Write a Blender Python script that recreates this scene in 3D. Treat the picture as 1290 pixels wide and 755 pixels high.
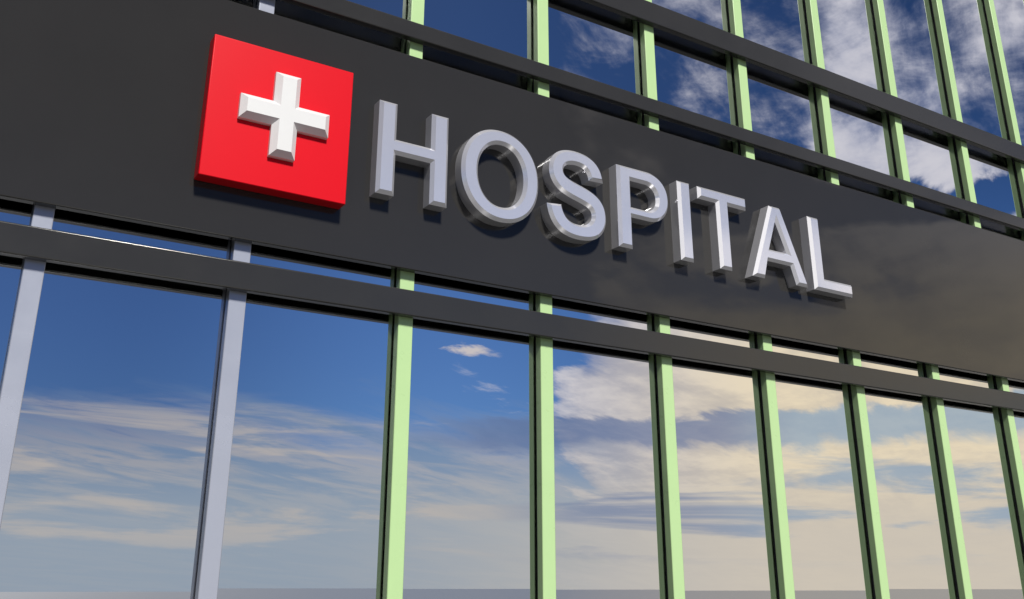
import bpy, bmesh, math, random
from math import radians, sin, cos, pi
from mathutils import Vector

# ------------------------------------------------------------------ scene
S = bpy.context.scene
for o in list(bpy.data.objects):
    bpy.data.objects.remove(o, do_unlink=True)
COL = S.collection

U = 7.5            # metres from the camera to the front of the dark fascia
EYE = 1.6          # eye height above the pavement

# ---- camera: standing at the pavement, looking up and along the facade
cam_d = bpy.data.cameras.new('camera')
cam = bpy.data.objects.new('camera', cam_d)
COL.objects.link(cam)
cam.location = (0, 0, EYE)
cam.rotation_euler = (radians(90 + 19.9515), 0, radians(-32.0687))
cam_d.sensor_fit = 'HORIZONTAL'
cam_d.sensor_width = 36
cam_d.lens = 36 * 1229.84 / 1290
cam_d.shift_x = -3 / 1290
cam_d.shift_y = -82 / 1290
cam_d.clip_start = 0.05
cam_d.clip_end = 5000
S.camera = cam

# ---- sun
SUN = Vector((-0.10, -1.0, 0.98)).normalized()      # direction towards the sun
sun_d = bpy.data.lights.new('sun', 'SUN')
sun_d.energy = 5.0
sun_d.angle = radians(7)
sun_d.color = (1.0, 0.965, 0.90)
sun = bpy.data.objects.new('sun', sun_d)
COL.objects.link(sun)
sun.location = SUN * 60
sun.rotation_euler = (-SUN).to_track_quat('-Z', 'Y').to_euler()

# ---- exposure
S.view_settings.view_transform = 'Standard'
S.view_settings.look = 'None'
S.view_settings.gamma = 1
S.view_settings.exposure = 0
S.view_settings.use_curve_mapping = False
S.render.engine = 'CYCLES'
S.cycles.max_bounces = 8
S.cycles.glossy_bounces = 6
S.cycles.diffuse_bounces = 3
S.cycles.sample_clamp_indirect = 6
S.cycles.caustics_reflective = False
S.cycles.caustics_refractive = False


# ------------------------------------------------------------------ node helper
class NT:
    def __init__(self, tree):
        self.t = tree

    def n(self, typ, **kw):
        nd = self.t.nodes.new(typ)
        for k, v in kw.items():
            setattr(nd, k, v)
        return nd

    def put(self, sock, v):
        if isinstance(v, bpy.types.NodeSocket):
            self.t.links.new(v, sock)
        elif isinstance(v, (tuple, list)) and len(v) == 3 and sock.type == 'RGBA':
            sock.default_value = (*v, 1)
        else:
            sock.default_value = v

    def m(self, op, a, b=None, c=None, clamp=False):
        nd = self.n('ShaderNodeMath', operation=op, use_clamp=clamp)
        for i, v in enumerate((a, b, c)):
            if v is not None:
                self.put(nd.inputs[i], v)
        return nd.outputs[0]

    def ss(self, v, lo, hi, a=0.0, b=1.0):
        nd = self.n('ShaderNodeMapRange', interpolation_type='SMOOTHSTEP')
        self.put(nd.inputs['Value'], v)
        for k, x in (('From Min', lo), ('From Max', hi), ('To Min', a), ('To Max', b)):
            self.put(nd.inputs[k], x)
        return nd.outputs[0]

    def lin(self, v, lo, hi, a=0.0, b=1.0):
        nd = self.n('ShaderNodeMapRange')
        self.put(nd.inputs['Value'], v)
        for k, x in (('From Min', lo), ('From Max', hi), ('To Min', a), ('To Max', b)):
            self.put(nd.inputs[k], x)
        return nd.outputs[0]

    def mix(self, f, a, b, mode='MIX'):
        nd = self.n('ShaderNodeMix', data_type='RGBA', blend_type=mode)
        self.put(nd.inputs[0], f)
        self.put(nd.inputs[6], a)
        self.put(nd.inputs[7], b)
        return nd.outputs[2]

    def noise(self, vec, scale, detail=6, rough=0.55, dist=0.0):
        nd = self.n('ShaderNodeTexNoise')
        self.put(nd.inputs['Vector'], vec)
        nd.inputs['Scale'].default_value = scale
        nd.inputs['Detail'].default_value = detail
        nd.inputs['Roughness'].default_value = rough
        nd.inputs['Distortion'].default_value = dist
        return nd.outputs['Fac']

    def vec(self, x, y, z):
        nd = self.n('ShaderNodeCombineXYZ')
        for i, v in enumerate((x, y, z)):
            self.put(nd.inputs[i], v)
        return nd.outputs[0]


def srgb(r, g, b):
    f = lambda c: c / 12.92 if c <= 0.04045 else ((c + 0.055) / 1.055) ** 2.4
    return tuple(f(c / 255) for c in (r, g, b))


# ------------------------------------------------------------------ world: blue sky with broken cloud
STR = 0.10
W = bpy.data.worlds.new('World')
S.world = W
W.use_nodes = True
W.node_tree.nodes.clear()
w = NT(W.node_tree)
sky = w.n('ShaderNodeTexSky', sky_type='NISHITA', sun_disc=False)
sky.sun_elevation = math.asin(SUN.z)
sky.sun_rotation = math.atan2(SUN.x, SUN.y)
sky.altitude = 300
sky.air_density = 1.0
sky.dust_density = 0.6
sky.ozone_density = 3.0
tc = w.n('ShaderNodeTexCoord')
sep = w.n('ShaderNodeSeparateXYZ')
w.put(sep.inputs[0], tc.outputs['Generated'])
dx, dy, dz = sep.outputs
az = w.m('MULTIPLY', w.m('ARCTAN2', dx, w.m('MULTIPLY', dy, -1)), 180 / pi)     # 0 = out from the facade, + to its right
el = w.m('MULTIPLY', w.m('ARCSINE', dz), 180 / pi)
zz = w.m('ADD', w.m('MAXIMUM', dz, 0.0), 0.10)
px = w.m('DIVIDE', dx, zz)
py = w.m('DIVIDE', dy, zz)
P = w.vec(px, py, 0.0)
# streak direction: the layers drift along one wind direction
rot = w.n('ShaderNodeVectorRotate', rotation_type='Z_AXIS')
w.put(rot.inputs['Vector'], P)
rot.inputs['Angle'].default_value = radians(28)
stretch = w.n('ShaderNodeMapping')
w.put(stretch.inputs['Vector'], rot.outputs[0])
stretch.inputs['Scale'].default_value = (0.42, 1.25, 1)
SP = stretch.outputs[0]

n_big = w.noise(SP, 1.1, 7, 0.58, 0.6)
n_mid = w.noise(SP, 3.0, 8, 0.60, 0.4)
n_fine = w.noise(P, 7.0, 8, 0.62, 0.3)
dens = w.m('ADD', w.m('MULTIPLY', n_big, 0.46), w.m('ADD', w.m('MULTIPLY', n_mid, 0.34), w.m('MULTIPLY', n_fine, 0.20)))
# more cover to the right and in the low belt, clear blue to the left and higher up
right = w.ss(w.m('ADD', az, w.m('MULTIPLY', w.m('SUBTRACT', n_big, 0.5), 9)), 34.0, 38.0)
low = w.ss(el, 20, 13.5)
cover = w.m('ADD', -0.12, w.m('MULTIPLY', w.ss(az, 31, 38), 0.085))
cover = w.m('ADD', cover, w.m('MULTIPLY', w.m('MULTIPLY', low, right), 0.33))
cover = w.m('ADD', cover, w.m('MULTIPLY', w.ss(az, 48.5, 54), 0.085))
cover = w.m('ADD', cover, w.m('MULTIPLY', w.ss(az, 68, 88), -0.40))
# a long cream streak higher up on the right, with clearer air under and over it
el_n = w.m('ADD', el, w.m('ADD', w.m('MULTIPLY', w.m('SUBTRACT', n_mid, 0.5), 5.0), w.m('MULTIPLY', w.m('SUBTRACT', az, 48), 0.10)))
s_in = w.ss(w.m('ABSOLUTE', w.m('SUBTRACT', el_n, 18.2)), 1.7, 0.5)
s_out = w.m('ADD', w.ss(w.m('ABSOLUTE', w.m('SUBTRACT', el_n, 15.6)), 1.3, 0.4), w.ss(w.m('ABSOLUTE', w.m('SUBTRACT', el_n, 21.3)), 1.6, 0.5))
s_mix = w.m('SUBTRACT', w.m('MULTIPLY', s_in, 0.16), w.m('MULTIPLY', s_out, 0.15))
cover = w.m('ADD', cover, w.m('MULTIPLY', s_mix, w.m('MULTIPLY', w.ss(az, 37, 44), w.ss(az, 80, 66))))
# unseen bright cloud added behind the viewer's left to brighten the letters' left bevels
lb = w.m('MULTIPLY', w.m('MULTIPLY', w.ss(az, -60, -42), w.ss(az, -24, -40)), w.m('MULTIPLY', w.ss(el, 8, 14), w.ss(el, 62, 52)))
cover = w.m('ADD', cover, w.m('MULTIPLY', lb, 0.30))
tot = w.m('ADD', dens, cover)
softz = w.m('MULTIPLY', low, right)
cl = w.m('ADD', w.m('MULTIPLY', w.ss(tot, 0.46, 0.575), w.m('SUBTRACT', 1.0, softz)), w.m('MULTIPLY', w.ss(tot, 0.44, 0.72), softz))
# one small bright cloud
ca = w.m('DIVIDE', w.m('SUBTRACT', az, w.m('ADD', 29.3, w.m('MULTIPLY', w.m('SUBTRACT', n_fine, 0.5), 3.0))), 1.7)
ce = w.m('DIVIDE', w.m('SUBTRACT', el, w.m('ADD', 12.8, w.m('MULTIPLY', w.m('SUBTRACT', n_mid, 0.5), 5.0))), 0.48)
blob = w.m('ADD', w.m('MULTIPLY', ca, ca), w.m('MULTIPLY', ce, ce))
blob = w.m('MULTIPLY', w.ss(w.m('ADD', blob, w.m('MULTIPLY', w.m('SUBTRACT', n_fine, 0.5), 7.0)), 1.6, -0.3), 0.75)

# blue of the clear air
blue = w.n('ShaderNodeGamma')
w.put(blue.inputs[0], w.mix(1.0, sky.outputs[0], (STR, STR, STR), 'MULTIPLY'))
blue.inputs[1].default_value = 1.25
air = w.mix(1.0, blue.outputs[0], w.mix(w.ss(az, 9, 31), (0.15, 0.23, 0.355), w.mix(w.ss(az, 60, 90), (0.32, 0.46, 0.64), (0.15, 0.23, 0.355))), 'MULTIPLY')
hi = w.ss(el, 15, 28, 1.0, 0.62)
air = w.mix(1.0, air, w.vec(hi, w.m('MULTIPLY', hi, 0.97), hi), 'MULTIPLY')

# cloud colour: slate undersides, lavender white above, warm cream low on the right
shade = w.ss(w.m('ADD', w.m('MULTIPLY', n_mid, 0.65), w.m('MULTIPLY', n_fine, 0.35)), 0.36, 0.62)
shade = w.m('ADD', w.m('MULTIPLY', shade, w.m('SUBTRACT', 1.0, w.m('MULTIPLY', softz, 0.45))), w.m('MULTIPLY', softz, 0.27))
cool = w.mix(shade, srgb(118, 130, 165), srgb(206, 204, 212))
warm = w.mix(shade, srgb(192, 182, 170), srgb(246, 228, 194))
warmth = w.m('MULTIPLY', w.ss(az, 31, 49), w.ss(el, 19, 12))
ccol = w.mix(warmth, cool, warm)
ccol = w.mix(lb, ccol, srgb(250, 247, 242))
c1 = w.mix(cl, air, ccol)
c1 = w.mix(blob, c1, srgb(226, 212, 198))
# thin grey veil low on the left, with streaks
veil_el = w.m('ADD', el, w.m('MULTIPLY', w.m('SUBTRACT', n_mid, 0.5), 9.0))
veil = w.m('MULTIPLY', w.ss(veil_el, 10.6, 6.6), w.ss(az, 42, 30))
c1 = w.mix(w.m('MULTIPLY', w.m('MULTIPLY', veil, w.ss(az, -30, 5, 0.25, 1.0)), 0.68), c1, w.mix(w.ss(n_mid, 0.38, 0.62), srgb(124, 142, 166), srgb(186, 176, 168)))
# slate-blue low bank
bank_el = w.m('ADD', el, w.m('MULTIPLY', w.m('SUBTRACT', n_mid, 0.5), 3.0))
bank = w.m('MULTIPLY', w.ss(bank_el, 9.5, 9.0), w.ss(bank_el, 7.2, 8.0))
bank = w.m('MULTIPLY', bank, w.ss(w.m('ADD', az, w.m('MULTIPLY', w.m('SUBTRACT', n_big, 0.5), 30)), 22, 35))
c1 = w.mix(w.m('MULTIPLY', w.m('MULTIPLY', bank, w.ss(az, 90, 70)), 0.74), c1, w.mix(w.ss(az, 43, 49), srgb(98, 118, 158), srgb(138, 166, 190)))
# pale air towards the horizon
hz = w.ss(el, 8.0, 2.5)
c1 = w.mix(w.m('MULTIPLY', hz, 0.92), c1, w.mix(w.ss(az, -30, 8), srgb(84, 98, 120), w.mix(w.ss(az, 70, 90), w.mix(w.ss(az, 18, 50), srgb(150, 162, 176), srgb(206, 196, 182)), srgb(84, 98, 120))))
# long level streaks in the low air: blue-grey gaps on the right, faint cream lines on the left
lv = w.vec(w.m('MULTIPLY', az, 0.055), w.m('ADD', w.m('MULTIPLY', el, 0.50), w.m('MULTIPLY', az, 0.012)), 3.7)
st = w.noise(lv, 1.0, 8, 0.60, 0.5)
fade = w.m('MULTIPLY', w.ss(el, 0.6, 3.0), w.ss(el, 10.5, 8.6))
gapr = w.m('MULTIPLY', w.m('MULTIPLY', w.ss(st, 0.50, 0.64), fade), w.m('MULTIPLY', w.ss(az, 28, 38), w.ss(az, 85, 70)))
c1 = w.mix(w.m('MULTIPLY', gapr, 0.72), c1, w.mix(w.ss(az, 40, 50), srgb(112, 130, 164), srgb(134, 162, 188)))
linl = w.m('MULTIPLY', w.m('MULTIPLY', w.ss(st, 0.50, 0.62), fade), w.m('MULTIPLY', w.ss(az, 36, 26), w.ss(az, -25, 0)))
c1 = w.mix(w.m('MULTIPLY', linl, 0.55), c1, srgb(196, 184, 172))
bg = w.n('ShaderNodeBackground')
w.put(bg.inputs['Color'], w.mix(1.0, c1, (1 / STR, 1 / STR, 1 / STR), 'MULTIPLY'))
bg.inputs['Strength'].default_value = STR
out = w.n('ShaderNodeOutputWorld')
w.put(out.inputs['Surface'], bg.outputs[0])


# ------------------------------------------------------------------ materials
def material(name, base, rough=0.4, metal=0.0, ior=1.5, var=0.0, vscale=3.0, coat=0.0, spec=0.5, rvar=0.0, bump=0.0):
    m = bpy.data.materials.new(name)
    m.use_nodes = True
    t = NT(m.node_tree)
    b = m.node_tree.nodes['Principled BSDF']
    b.inputs['Metallic'].default_value = metal
    b.inputs['IOR'].default_value = ior
    b.inputs['Specular IOR Level'].default_value = spec
    b.inputs['Coat Weight'].default_value = coat
    b.inputs['Coat Roughness'].default_value = 0.03
    c = t.n('ShaderNodeTexCoord')
    nz = t.noise(c.outputs['Object'], vscale, 6, 0.6)
    if var:
        lo = tuple(x * (1 - var) for x in base)
        hi = tuple(min(1, x * (1 + var)) for x in base)
        t.put(b.inputs['Base Color'], t.mix(nz, lo, hi))
    else:
        b.inputs['Base Color'].default_value = (*base, 1)
    if rvar:
        t.put(b.inputs['Roughness'], t.lin(nz, 0.3, 0.7, max(0, rough - rvar), rough + rvar))
    else:
        b.inputs['Roughness'].default_value = rough
    if bump:
        bp = t.n('ShaderNodeBump')
        bp.inputs['Strength'].default_value = bump
        bp.inputs['Distance'].default_value = 0.002
        t.put(bp.inputs['Height'], t.noise(c.outputs['Object'], vscale * 12, 4, 0.6))
        t.put(b.inputs['Normal'], bp.outputs[0])
    return m


M = {}
M['fascia'] = material('charcoal_fascia', (0.029, 0.028, 0.027), 0.018, var=0.10, vscale=1.3, spec=0.5, rvar=0.012, ior=1.48)
M['rail'] = material('charcoal_rail', (0.032, 0.0315, 0.031), 0.16, var=0.10, vscale=2.0, spec=0.45, rvar=0.04)
M['green'] = material('light_green_paint', (0.45, 0.65, 0.32), 0.30, var=0.04, vscale=2.5, spec=0.4, rvar=0.06)
M['aluminium'] = material('blue_grey_aluminium', (0.43, 0.455, 0.54), 0.24, metal=0.3, var=0.04, vscale=2.5, rvar=0.05)
M['gasket'] = material('black_rubber', (0.006, 0.006, 0.006), 0.6, var=0.2, vscale=9)
M['glass'] = material('mirror_glass', (0.95, 0.96, 0.97), 0.0, metal=1.0)
M['core'] = material('dark_render', (0.05, 0.05, 0.052), 0.7, var=0.2, vscale=1.0)
M['red'] = material('red_enamel', (0.66, 0.003, 0.012), 0.35, var=0.03, vscale=2.0, spec=0.2)
M['white'] = material('white_enamel', (0.68, 0.685, 0.695), 0.4, var=0.03, vscale=4.0, spec=0.4)
M['letter'] = material('polished_metal', (0.88, 0.88, 0.94), 0.10, metal=0.63, var=0.03, vscale=5.0, rvar=0.03)


def ground_material():
    m = bpy.data.materials.new('concrete_paving')
    m.use_nodes = True
    t = NT(m.node_tree)
    b = m.node_tree.nodes['Principled BSDF']
    c = t.n('ShaderNodeTexCoord')
    br = t.n('ShaderNodeTexBrick')
    t.put(br.inputs['Vector'], c.outputs['Object'])
    br.inputs['Scale'].default_value = 1.0
    br.inputs['Brick Width'].default_value = 0.9
    br.inputs['Row Height'].default_value = 0.6
    br.inputs['Mortar Size'].default_value = 0.008
    br.inputs['Color1'].default_value = (0.17, 0.168, 0.162, 1)
    br.inputs['Color2'].default_value = (0.14, 0.138, 0.134, 1)
    br.inputs['Mortar'].default_value = (0.035, 0.035, 0.034, 1)
    nz = t.noise(c.outputs['Object'], 0.4, 8, 0.65)
    t.put(b.inputs['Base Color'], t.mix(0.5, br.outputs['Color'], t.mix(nz, (0.10, 0.099, 0.096), (0.22, 0.217, 0.21))))
    b.inputs['Roughness'].default_value = 0.28
    return m


M['ground'] = ground_material()


# ------------------------------------------------------------------ geometry helpers
def link(name, me, mat, parent=None, loc=(0, 0, 0)):
    me.name = name
    o = bpy.data.objects.new(name, me)
    if mat:
        me.materials.clear()
        me.materials.append(mat)
    COL.objects.link(o)
    o.location = loc
    if parent:
        o.parent = parent
    return o


def empty(name, loc):
    o = bpy.data.objects.new(name, None)
    o.empty_display_size = 0.3
    COL.objects.link(o)
    o.location = loc
    return o


def box_mesh(size, bevel=0.0, seg=1, origin='center'):
    """box whose origin is its centre"""
    bm = bmesh.new()
    bmesh.ops.create_cube(bm, size=1)
    for v in bm.verts:
        v.co = Vector((v.co.x * size[0], v.co.y * size[1], v.co.z * size[2]))
    if bevel:
        bmesh.ops.bevel(bm, geom=bm.edges[:], offset=bevel, segments=seg, profile=0.5, affect='EDGES')
    bmesh.ops.recalc_face_normals(bm, faces=bm.faces[:])
    if bevel and seg > 1:          # round the edges only, keep the six faces flat
        for f in bm.faces:
            f.smooth = max(abs(c) for c in f.normal) < 0.999
    me = bpy.data.meshes.new('box')
    bm.to_mesh(me)
    bm.free()
    return me


def box(name, x0, x1, y0, y1, z0, z1, mat, parent=None, bevel=0.0, seg=1, base=(0, 0, 0)):
    me = box_mesh((x1 - x0, y1 - y0, z1 - z0), bevel, seg)
    return link(name, me, mat, parent, ((x0 + x1) / 2 - base[0], (y0 + y1) / 2 - base[1], (z0 + z1) / 2 - base[2]))


def gx(a):                     # facade units -> metres
    return a * U


def gz(b):
    return b * U + EYE


# depth layers, metres from the camera plane
YF = 1.000 * U                 # front of fascia and rails
YM = 1.0112 * U                # front of the mullions
YG = 1.0255 * U                # outer face of the glass

# ------------------------------------------------------------------ ground
gm = bpy.data.meshes.new('ground')
R = 1500
gm.from_pydata([(-R, -R, 0), (R, -R, 0), (R, R, 0), (-R, R, 0)], [], [(0, 1, 2, 3)])
g = link('ground', gm, M['ground'])
g['kind'] = 'structure'
g['label'] = 'grey paving in front of the hospital'

# ------------------------------------------------------------------ the building
XL, XR = gx(-0.31), gx(3.09)
ZT = gz(1.42)
B0 = (gx(0.9), YG, 0.0)
bld = empty('hospital_building', B0)
bld['label'] = 'modern hospital front with mirrored windows, green mullions and dark charcoal bands'
bld['category'] = 'building'

box('wall', XL + 0.02, XR - 0.02, YG + 0.040, YG + 14, 0.0, ZT - 0.02, M['core'], bld, base=B0)
box('plinth', XL, XR, YM - 0.02, YG + 0.038, 0.0, 0.12, M['rail'], bld, 0.006, 1, B0)
box('coping', XL - 0.05, XR + 0.05, YM - 0.06, YG + 14.05, ZT + 0.003, ZT + 0.16, M['rail'], bld, 0.01, 1, B0)

MW = 0.0190 * U                # mullion face width
xs = [gx(0.4925 + 0.1995 * k) - MW / 2 for k in range(-4, 14)]     # mullion centres
Z_SPLIT = gz(0.50)

# mullion: box face standing on a recessed black gasket
mz0, mz1 = 0.123, ZT
GAP = 0.020
mull_me = box_mesh((MW, YG - GAP - YM, mz1 - mz0), 0.007, 2)
gask_me = box_mesh((MW - 0.03, GAP, mz1 - mz0 - 0.004))
for i, x in enumerate(xs):
    o = link('mullion', mull_me if i == 0 else mull_me, None, bld, (x - B0[0], (YM + YG - GAP) / 2 - B0[1], (mz0 + mz1) / 2))
    o.data = mull_me
    if not mull_me.materials:
        mull_me.materials.append(M['green'])
    if i <= 3:                 # the ones at the left end are bare aluminium
        o.material_slots[0].link = 'OBJECT'
        o.material_slots[0].material = M['aluminium']
        o['label'] = 'pale blue-grey metal mullion'
    gk = link('gasket', gask_me, None, o, (0, (YG - GAP - YM) / 2 + GAP / 2 + 0.0005, 0))
    if not gask_me.materials:
        gask_me.materials.append(M['gasket'])

rnd = random.Random(4)
# panes: two per bay, the joint hidden behind the fascia
pw = xs[1] - xs[0] - 0.012
for (z0, z1) in ((0.124, Z_SPLIT - 0.004), (Z_SPLIT + 0.004, ZT - 0.004)):
    pme = box_mesh((pw, 0.024, z1 - z0))
    pme.materials.append(M['glass'])
    for i in range(len(xs) - 1):
        pn = link('window_pane', pme, None, bld, ((xs[i] + xs[i + 1]) / 2 - B0[0], YG + 0.012 - B0[1], (z0 + z1) / 2))
        pn.rotation_euler = (radians(rnd.uniform(-0.05, 0.05)), 0, radians(rnd.uniform(-0.08, 0.08)))   # panes are never set perfectly true

# horizontal members
box('fascia_panel', XL, XR, YF, YM - 0.001, gz(0.3560), gz(0.6425), M['fascia'], bld, 0.010, 2, B0)
for z0, z1 in ((0.2998, 0.3312), (0.6690, 0.6932), (0.8275, 0.8650)):
    box('horizontal_rail', XL, XR, YF, YM - 0.001, gz(z0), gz(z1), M['rail'], bld, 0.012, 2, B0)

# ------------------------------------------------------------------ the red sign with the white cross
SD = 0.0190 * U
sx0, sx1, sz0, sz1 = 0.2203, 0.3870, 0.4125, 0.5830
sg = empty('cross_sign', (gx((sx0 + sx1) / 2), YF, gz(sz0)))
sg['label'] = 'square red sign with a raised white cross, mounted left of the letter H'
sg['category'] = 'sign'
b0 = tuple(sg.location)
box('sign_panel', gx(sx0), gx(sx1), YF - SD, YF + 0.002, gz(sz0), gz(sz1), M['red'], sg, 0.008, 2, b0)


def solid_text_mesh(loops, depth, bev, y_front, x0, z0):
    """solid from closed outlines (facade units), chamfered towards the viewer; the back chamfer sits inside the backing"""
    cu = bpy.data.curves.new('outline', 'CURVE')
    cu.dimensions = '2D'
    cu.fill_mode = 'BOTH'
    cu.bevel_depth = bev
    cu.bevel_resolution = 0
    cu.offset = -bev
    cu.extrude = depth / 2
    for pts in loops:
        sp = cu.splines.new('POLY')
        sp.points.add(len(pts) - 1)
        for q, (a, b) in zip(sp.points, pts):
            q.co = (gx(a) - x0, gz(b) - z0, 0, 1)
        sp.use_cyclic_u = True
    tmp = bpy.data.objects.new('outline', cu)
    COL.objects.link(tmp)
    dg = bpy.context.evaluated_depsgraph_get()
    me = bpy.data.meshes.new_from_object(tmp.evaluated_get(dg))
    bpy.data.objects.remove(tmp, do_unlink=True)
    bpy.data.curves.remove(cu)
    zmax = depth / 2 + bev
    for v in me.vertices:
        x, y, z = v.co
        v.co = (x, y_front + (zmax - z), y)
    bm = bmesh.new()
    bm.from_mesh(me)
    bmesh.ops.remove_doubles(bm, verts=bm.verts[:], dist=1e-5)
    bmesh.ops.recalc_face_normals(bm, faces=bm.faces[:])
    bm.to_mesh(me)
    bm.free()
    me.shade_smooth()
    me.set_sharp_from_angle(angle=radians(28))
    return me


cxx, czz, L, hw = 0.3065, 0.5015, 0.0520, 0.0148
cross = [(cxx - hw, czz + L), (cxx - hw, czz + hw), (cxx - L, czz + hw), (cxx - L, czz - hw), (cxx - hw, czz - hw), (cxx - hw, czz - L),
         (cxx + hw, czz - L), (cxx + hw, czz - hw), (cxx + L, czz - hw), (cxx + L, czz + hw), (cxx + hw, czz + hw), (cxx + hw, czz + L)]
cb = 0.0066 * U
cm = solid_text_mesh([cross], 0.0060 * U * 1.0, cb, -(SD + 0.0118 * U), b0[0], b0[2])
link('cross', cm, M['white'], sg)


# ------------------------------------------------------------------ the letters
def arc(cx, cz, rx, rz, t0, t1, n=28, e=2.0):
    r = []
    for i in range(n + 1):
        t = radians(t0 + (t1 - t0) * i / n)
        c, s = cos(t), sin(t)
        r.append((cx + rx * math.copysign(abs(c) ** (2 / e), c), cz + rz * math.copysign(abs(s) ** (2 / e), s)))
    return r


def quad_path(start, segs, box_src, box_dst, n=9):
    pts = [start]
    for sgm in segs:
        p0 = pts[-1]
        if len(sgm) == 2:
            pts.append(sgm)
        else:
            c, p1 = (sgm[0], sgm[1]), (sgm[2], sgm[3])
            for i in range(1, n + 1):
                t = i / n
                pts.append(tuple((1 - t) ** 2 * p0[k] + 2 * t * (1 - t) * c[k] + t * t * p1[k] for k in (0, 1)))
    if abs(pts[-1][0] - start[0]) < 1e-6 and abs(pts[-1][1] - start[1]) < 1e-6:
        pts.pop()
    (sx_0, sx_1, sy_0, sy_1), (dx_0, dx_1, dy_0, dy_1) = box_src, box_dst
    return [(dx_0 + (x - sx_0) / (sx_1 - sx_0) * (dx_1 - dx_0), dy_0 + (y - sy_0) / (sy_1 - sy_0) * (dy_1 - dy_0)) for x, y in pts]


zb, zt = 0.4368, 0.5585
sw = 0.0238
H = [[(0.4236, zb), (0.4236 + sw, zb), (0.4236 + sw, 0.4908), (0.5185 - sw, 0.4908), (0.5185 - sw, zb), (0.5185, zb), (0.5185, zt),
      (0.5185 - sw, zt), (0.5185 - sw, 0.5107), (0.4236 + sw, 0.5107), (0.4236 + sw, zt), (0.4236, zt)]]
O = [arc(0.5955, 0.4972, 0.0577, 0.0634, 0, 360, 96, 2.12)[:-1], arc(0.5960, 0.4972, 0.0343, 0.0432, 360, 0, 80, 2.12)[:-1]]
Spts = quad_path((74, 477), [(362, 505), (388, 360, 467.5, 292), (547, 224, 682, 224), (825, 224, 897.5, 284.5), (970, 345, 970, 426),
                             (970, 478, 939.5, 514.5), (909, 551, 833, 578), (781, 596, 596, 642), (358, 701, 262, 787), (127, 908, 127, 1082),
                             (127, 1194, 190.5, 1291.5), (254, 1389, 373.5, 1440), (493, 1491, 662, 1491), (938, 1491, 1077.5, 1370),
                             (1217, 1249, 1224, 1047), (928, 1034), (909, 1147, 846.5, 1196.5), (784, 1246, 659, 1246), (530, 1246, 457, 1193),
                             (410, 1159, 410, 1102), (410, 1050, 454, 1013), (510, 966, 726, 915), (942, 864, 1045.5, 809.5), (1149, 755, 1207.5, 660.5),
                             (1266, 566, 1266, 427), (1266, 301, 1196, 191), (1126, 81, 998, 27.5), (870, -26, 679, -26), (401, -26, 252, 102.5),
                             (103, 231, 74, 477)],
                 (74, 1266, -26, 1491), (0.6665, 0.7630, 0.4333, 0.5605))
SS = [Spts]
PP = [[(0.7838, zb), (0.7838 + sw, zb), (0.7838 + sw, 0.4835)] + arc(0.8380, 0.5210, 0.0378, 0.0375, -90, 90, 30, 2.1) + [(0.7838, zt)],
      [(0.7838 + sw, 0.5385)] + arc(0.8335, 0.5185, 0.0195, 0.0200, 90, -90, 24, 2.1) + [(0.7838 + sw, 0.4985)]]
I = [[(0.8945, zb), (0.8945 + sw, zb), (0.8945 + sw, zt), (0.8945, zt)]]
T = [[(0.9690, zb), (0.9690 + sw, zb), (0.9690 + sw, 0.5390), (1.0305, 0.5390), (1.0305, zt), (0.9336, zt), (0.9336, 0.5390), (0.9690, 0.5390)]]
A = [[(1.0335, zb), (1.0590, zb), (1.0678, 0.4660), (1.1170, 0.4660), (1.1260, zb), (1.1515, zb), (1.1035, zt), (1.0808, zt)],
     [(1.0738, 0.4852), (1.0920, 0.5330), (1.1108, 0.4852)]]
LL = [[(1.1660, zb), (1.2530, zb), (1.2530, 0.4570), (1.1660 + sw, 0.4570), (1.1660 + sw, zt), (1.1660, zt)]]

LD = 0.0203 * U                # how far the letters stand off the fascia
LB = 0.0042 * U                # width of the chamfer
letters = [
    (H, 'silver metal letter H, first of the word, beside the red sign'),
    (O, 'round silver metal letter O between the H and the S'),
    (SS, 'curved silver metal letter S between the O and the P'),
    (PP, 'silver metal letter P with one closed bowl, between the S and the I'),
    (I, 'plain straight silver metal letter I between the P and the T'),
    (T, 'silver metal letter T with a long top bar, between the I and the A'),
    (A, 'silver metal letter A with a bright left slope, between the T and the L'),
    (LL, 'silver metal letter L, last of the word, at the right end'),
]
for loops, lab in letters:
    xa = [q[0] for l in loops for q in l]
    za = min(q[1] for l in loops for q in l)
    x0, z0 = gx((min(xa) + max(xa)) / 2), gz(za)
    me = solid_text_mesh(loops, LD + 0.006 - LB, LB, -LD, x0, z0)
    o = link('sign_letter', me, M['letter'], None, (x0, YF, z0))
    o['label'] = lab
    o['category'] = 'letter'
    o['group'] = 'raised silver letters on the dark fascia'
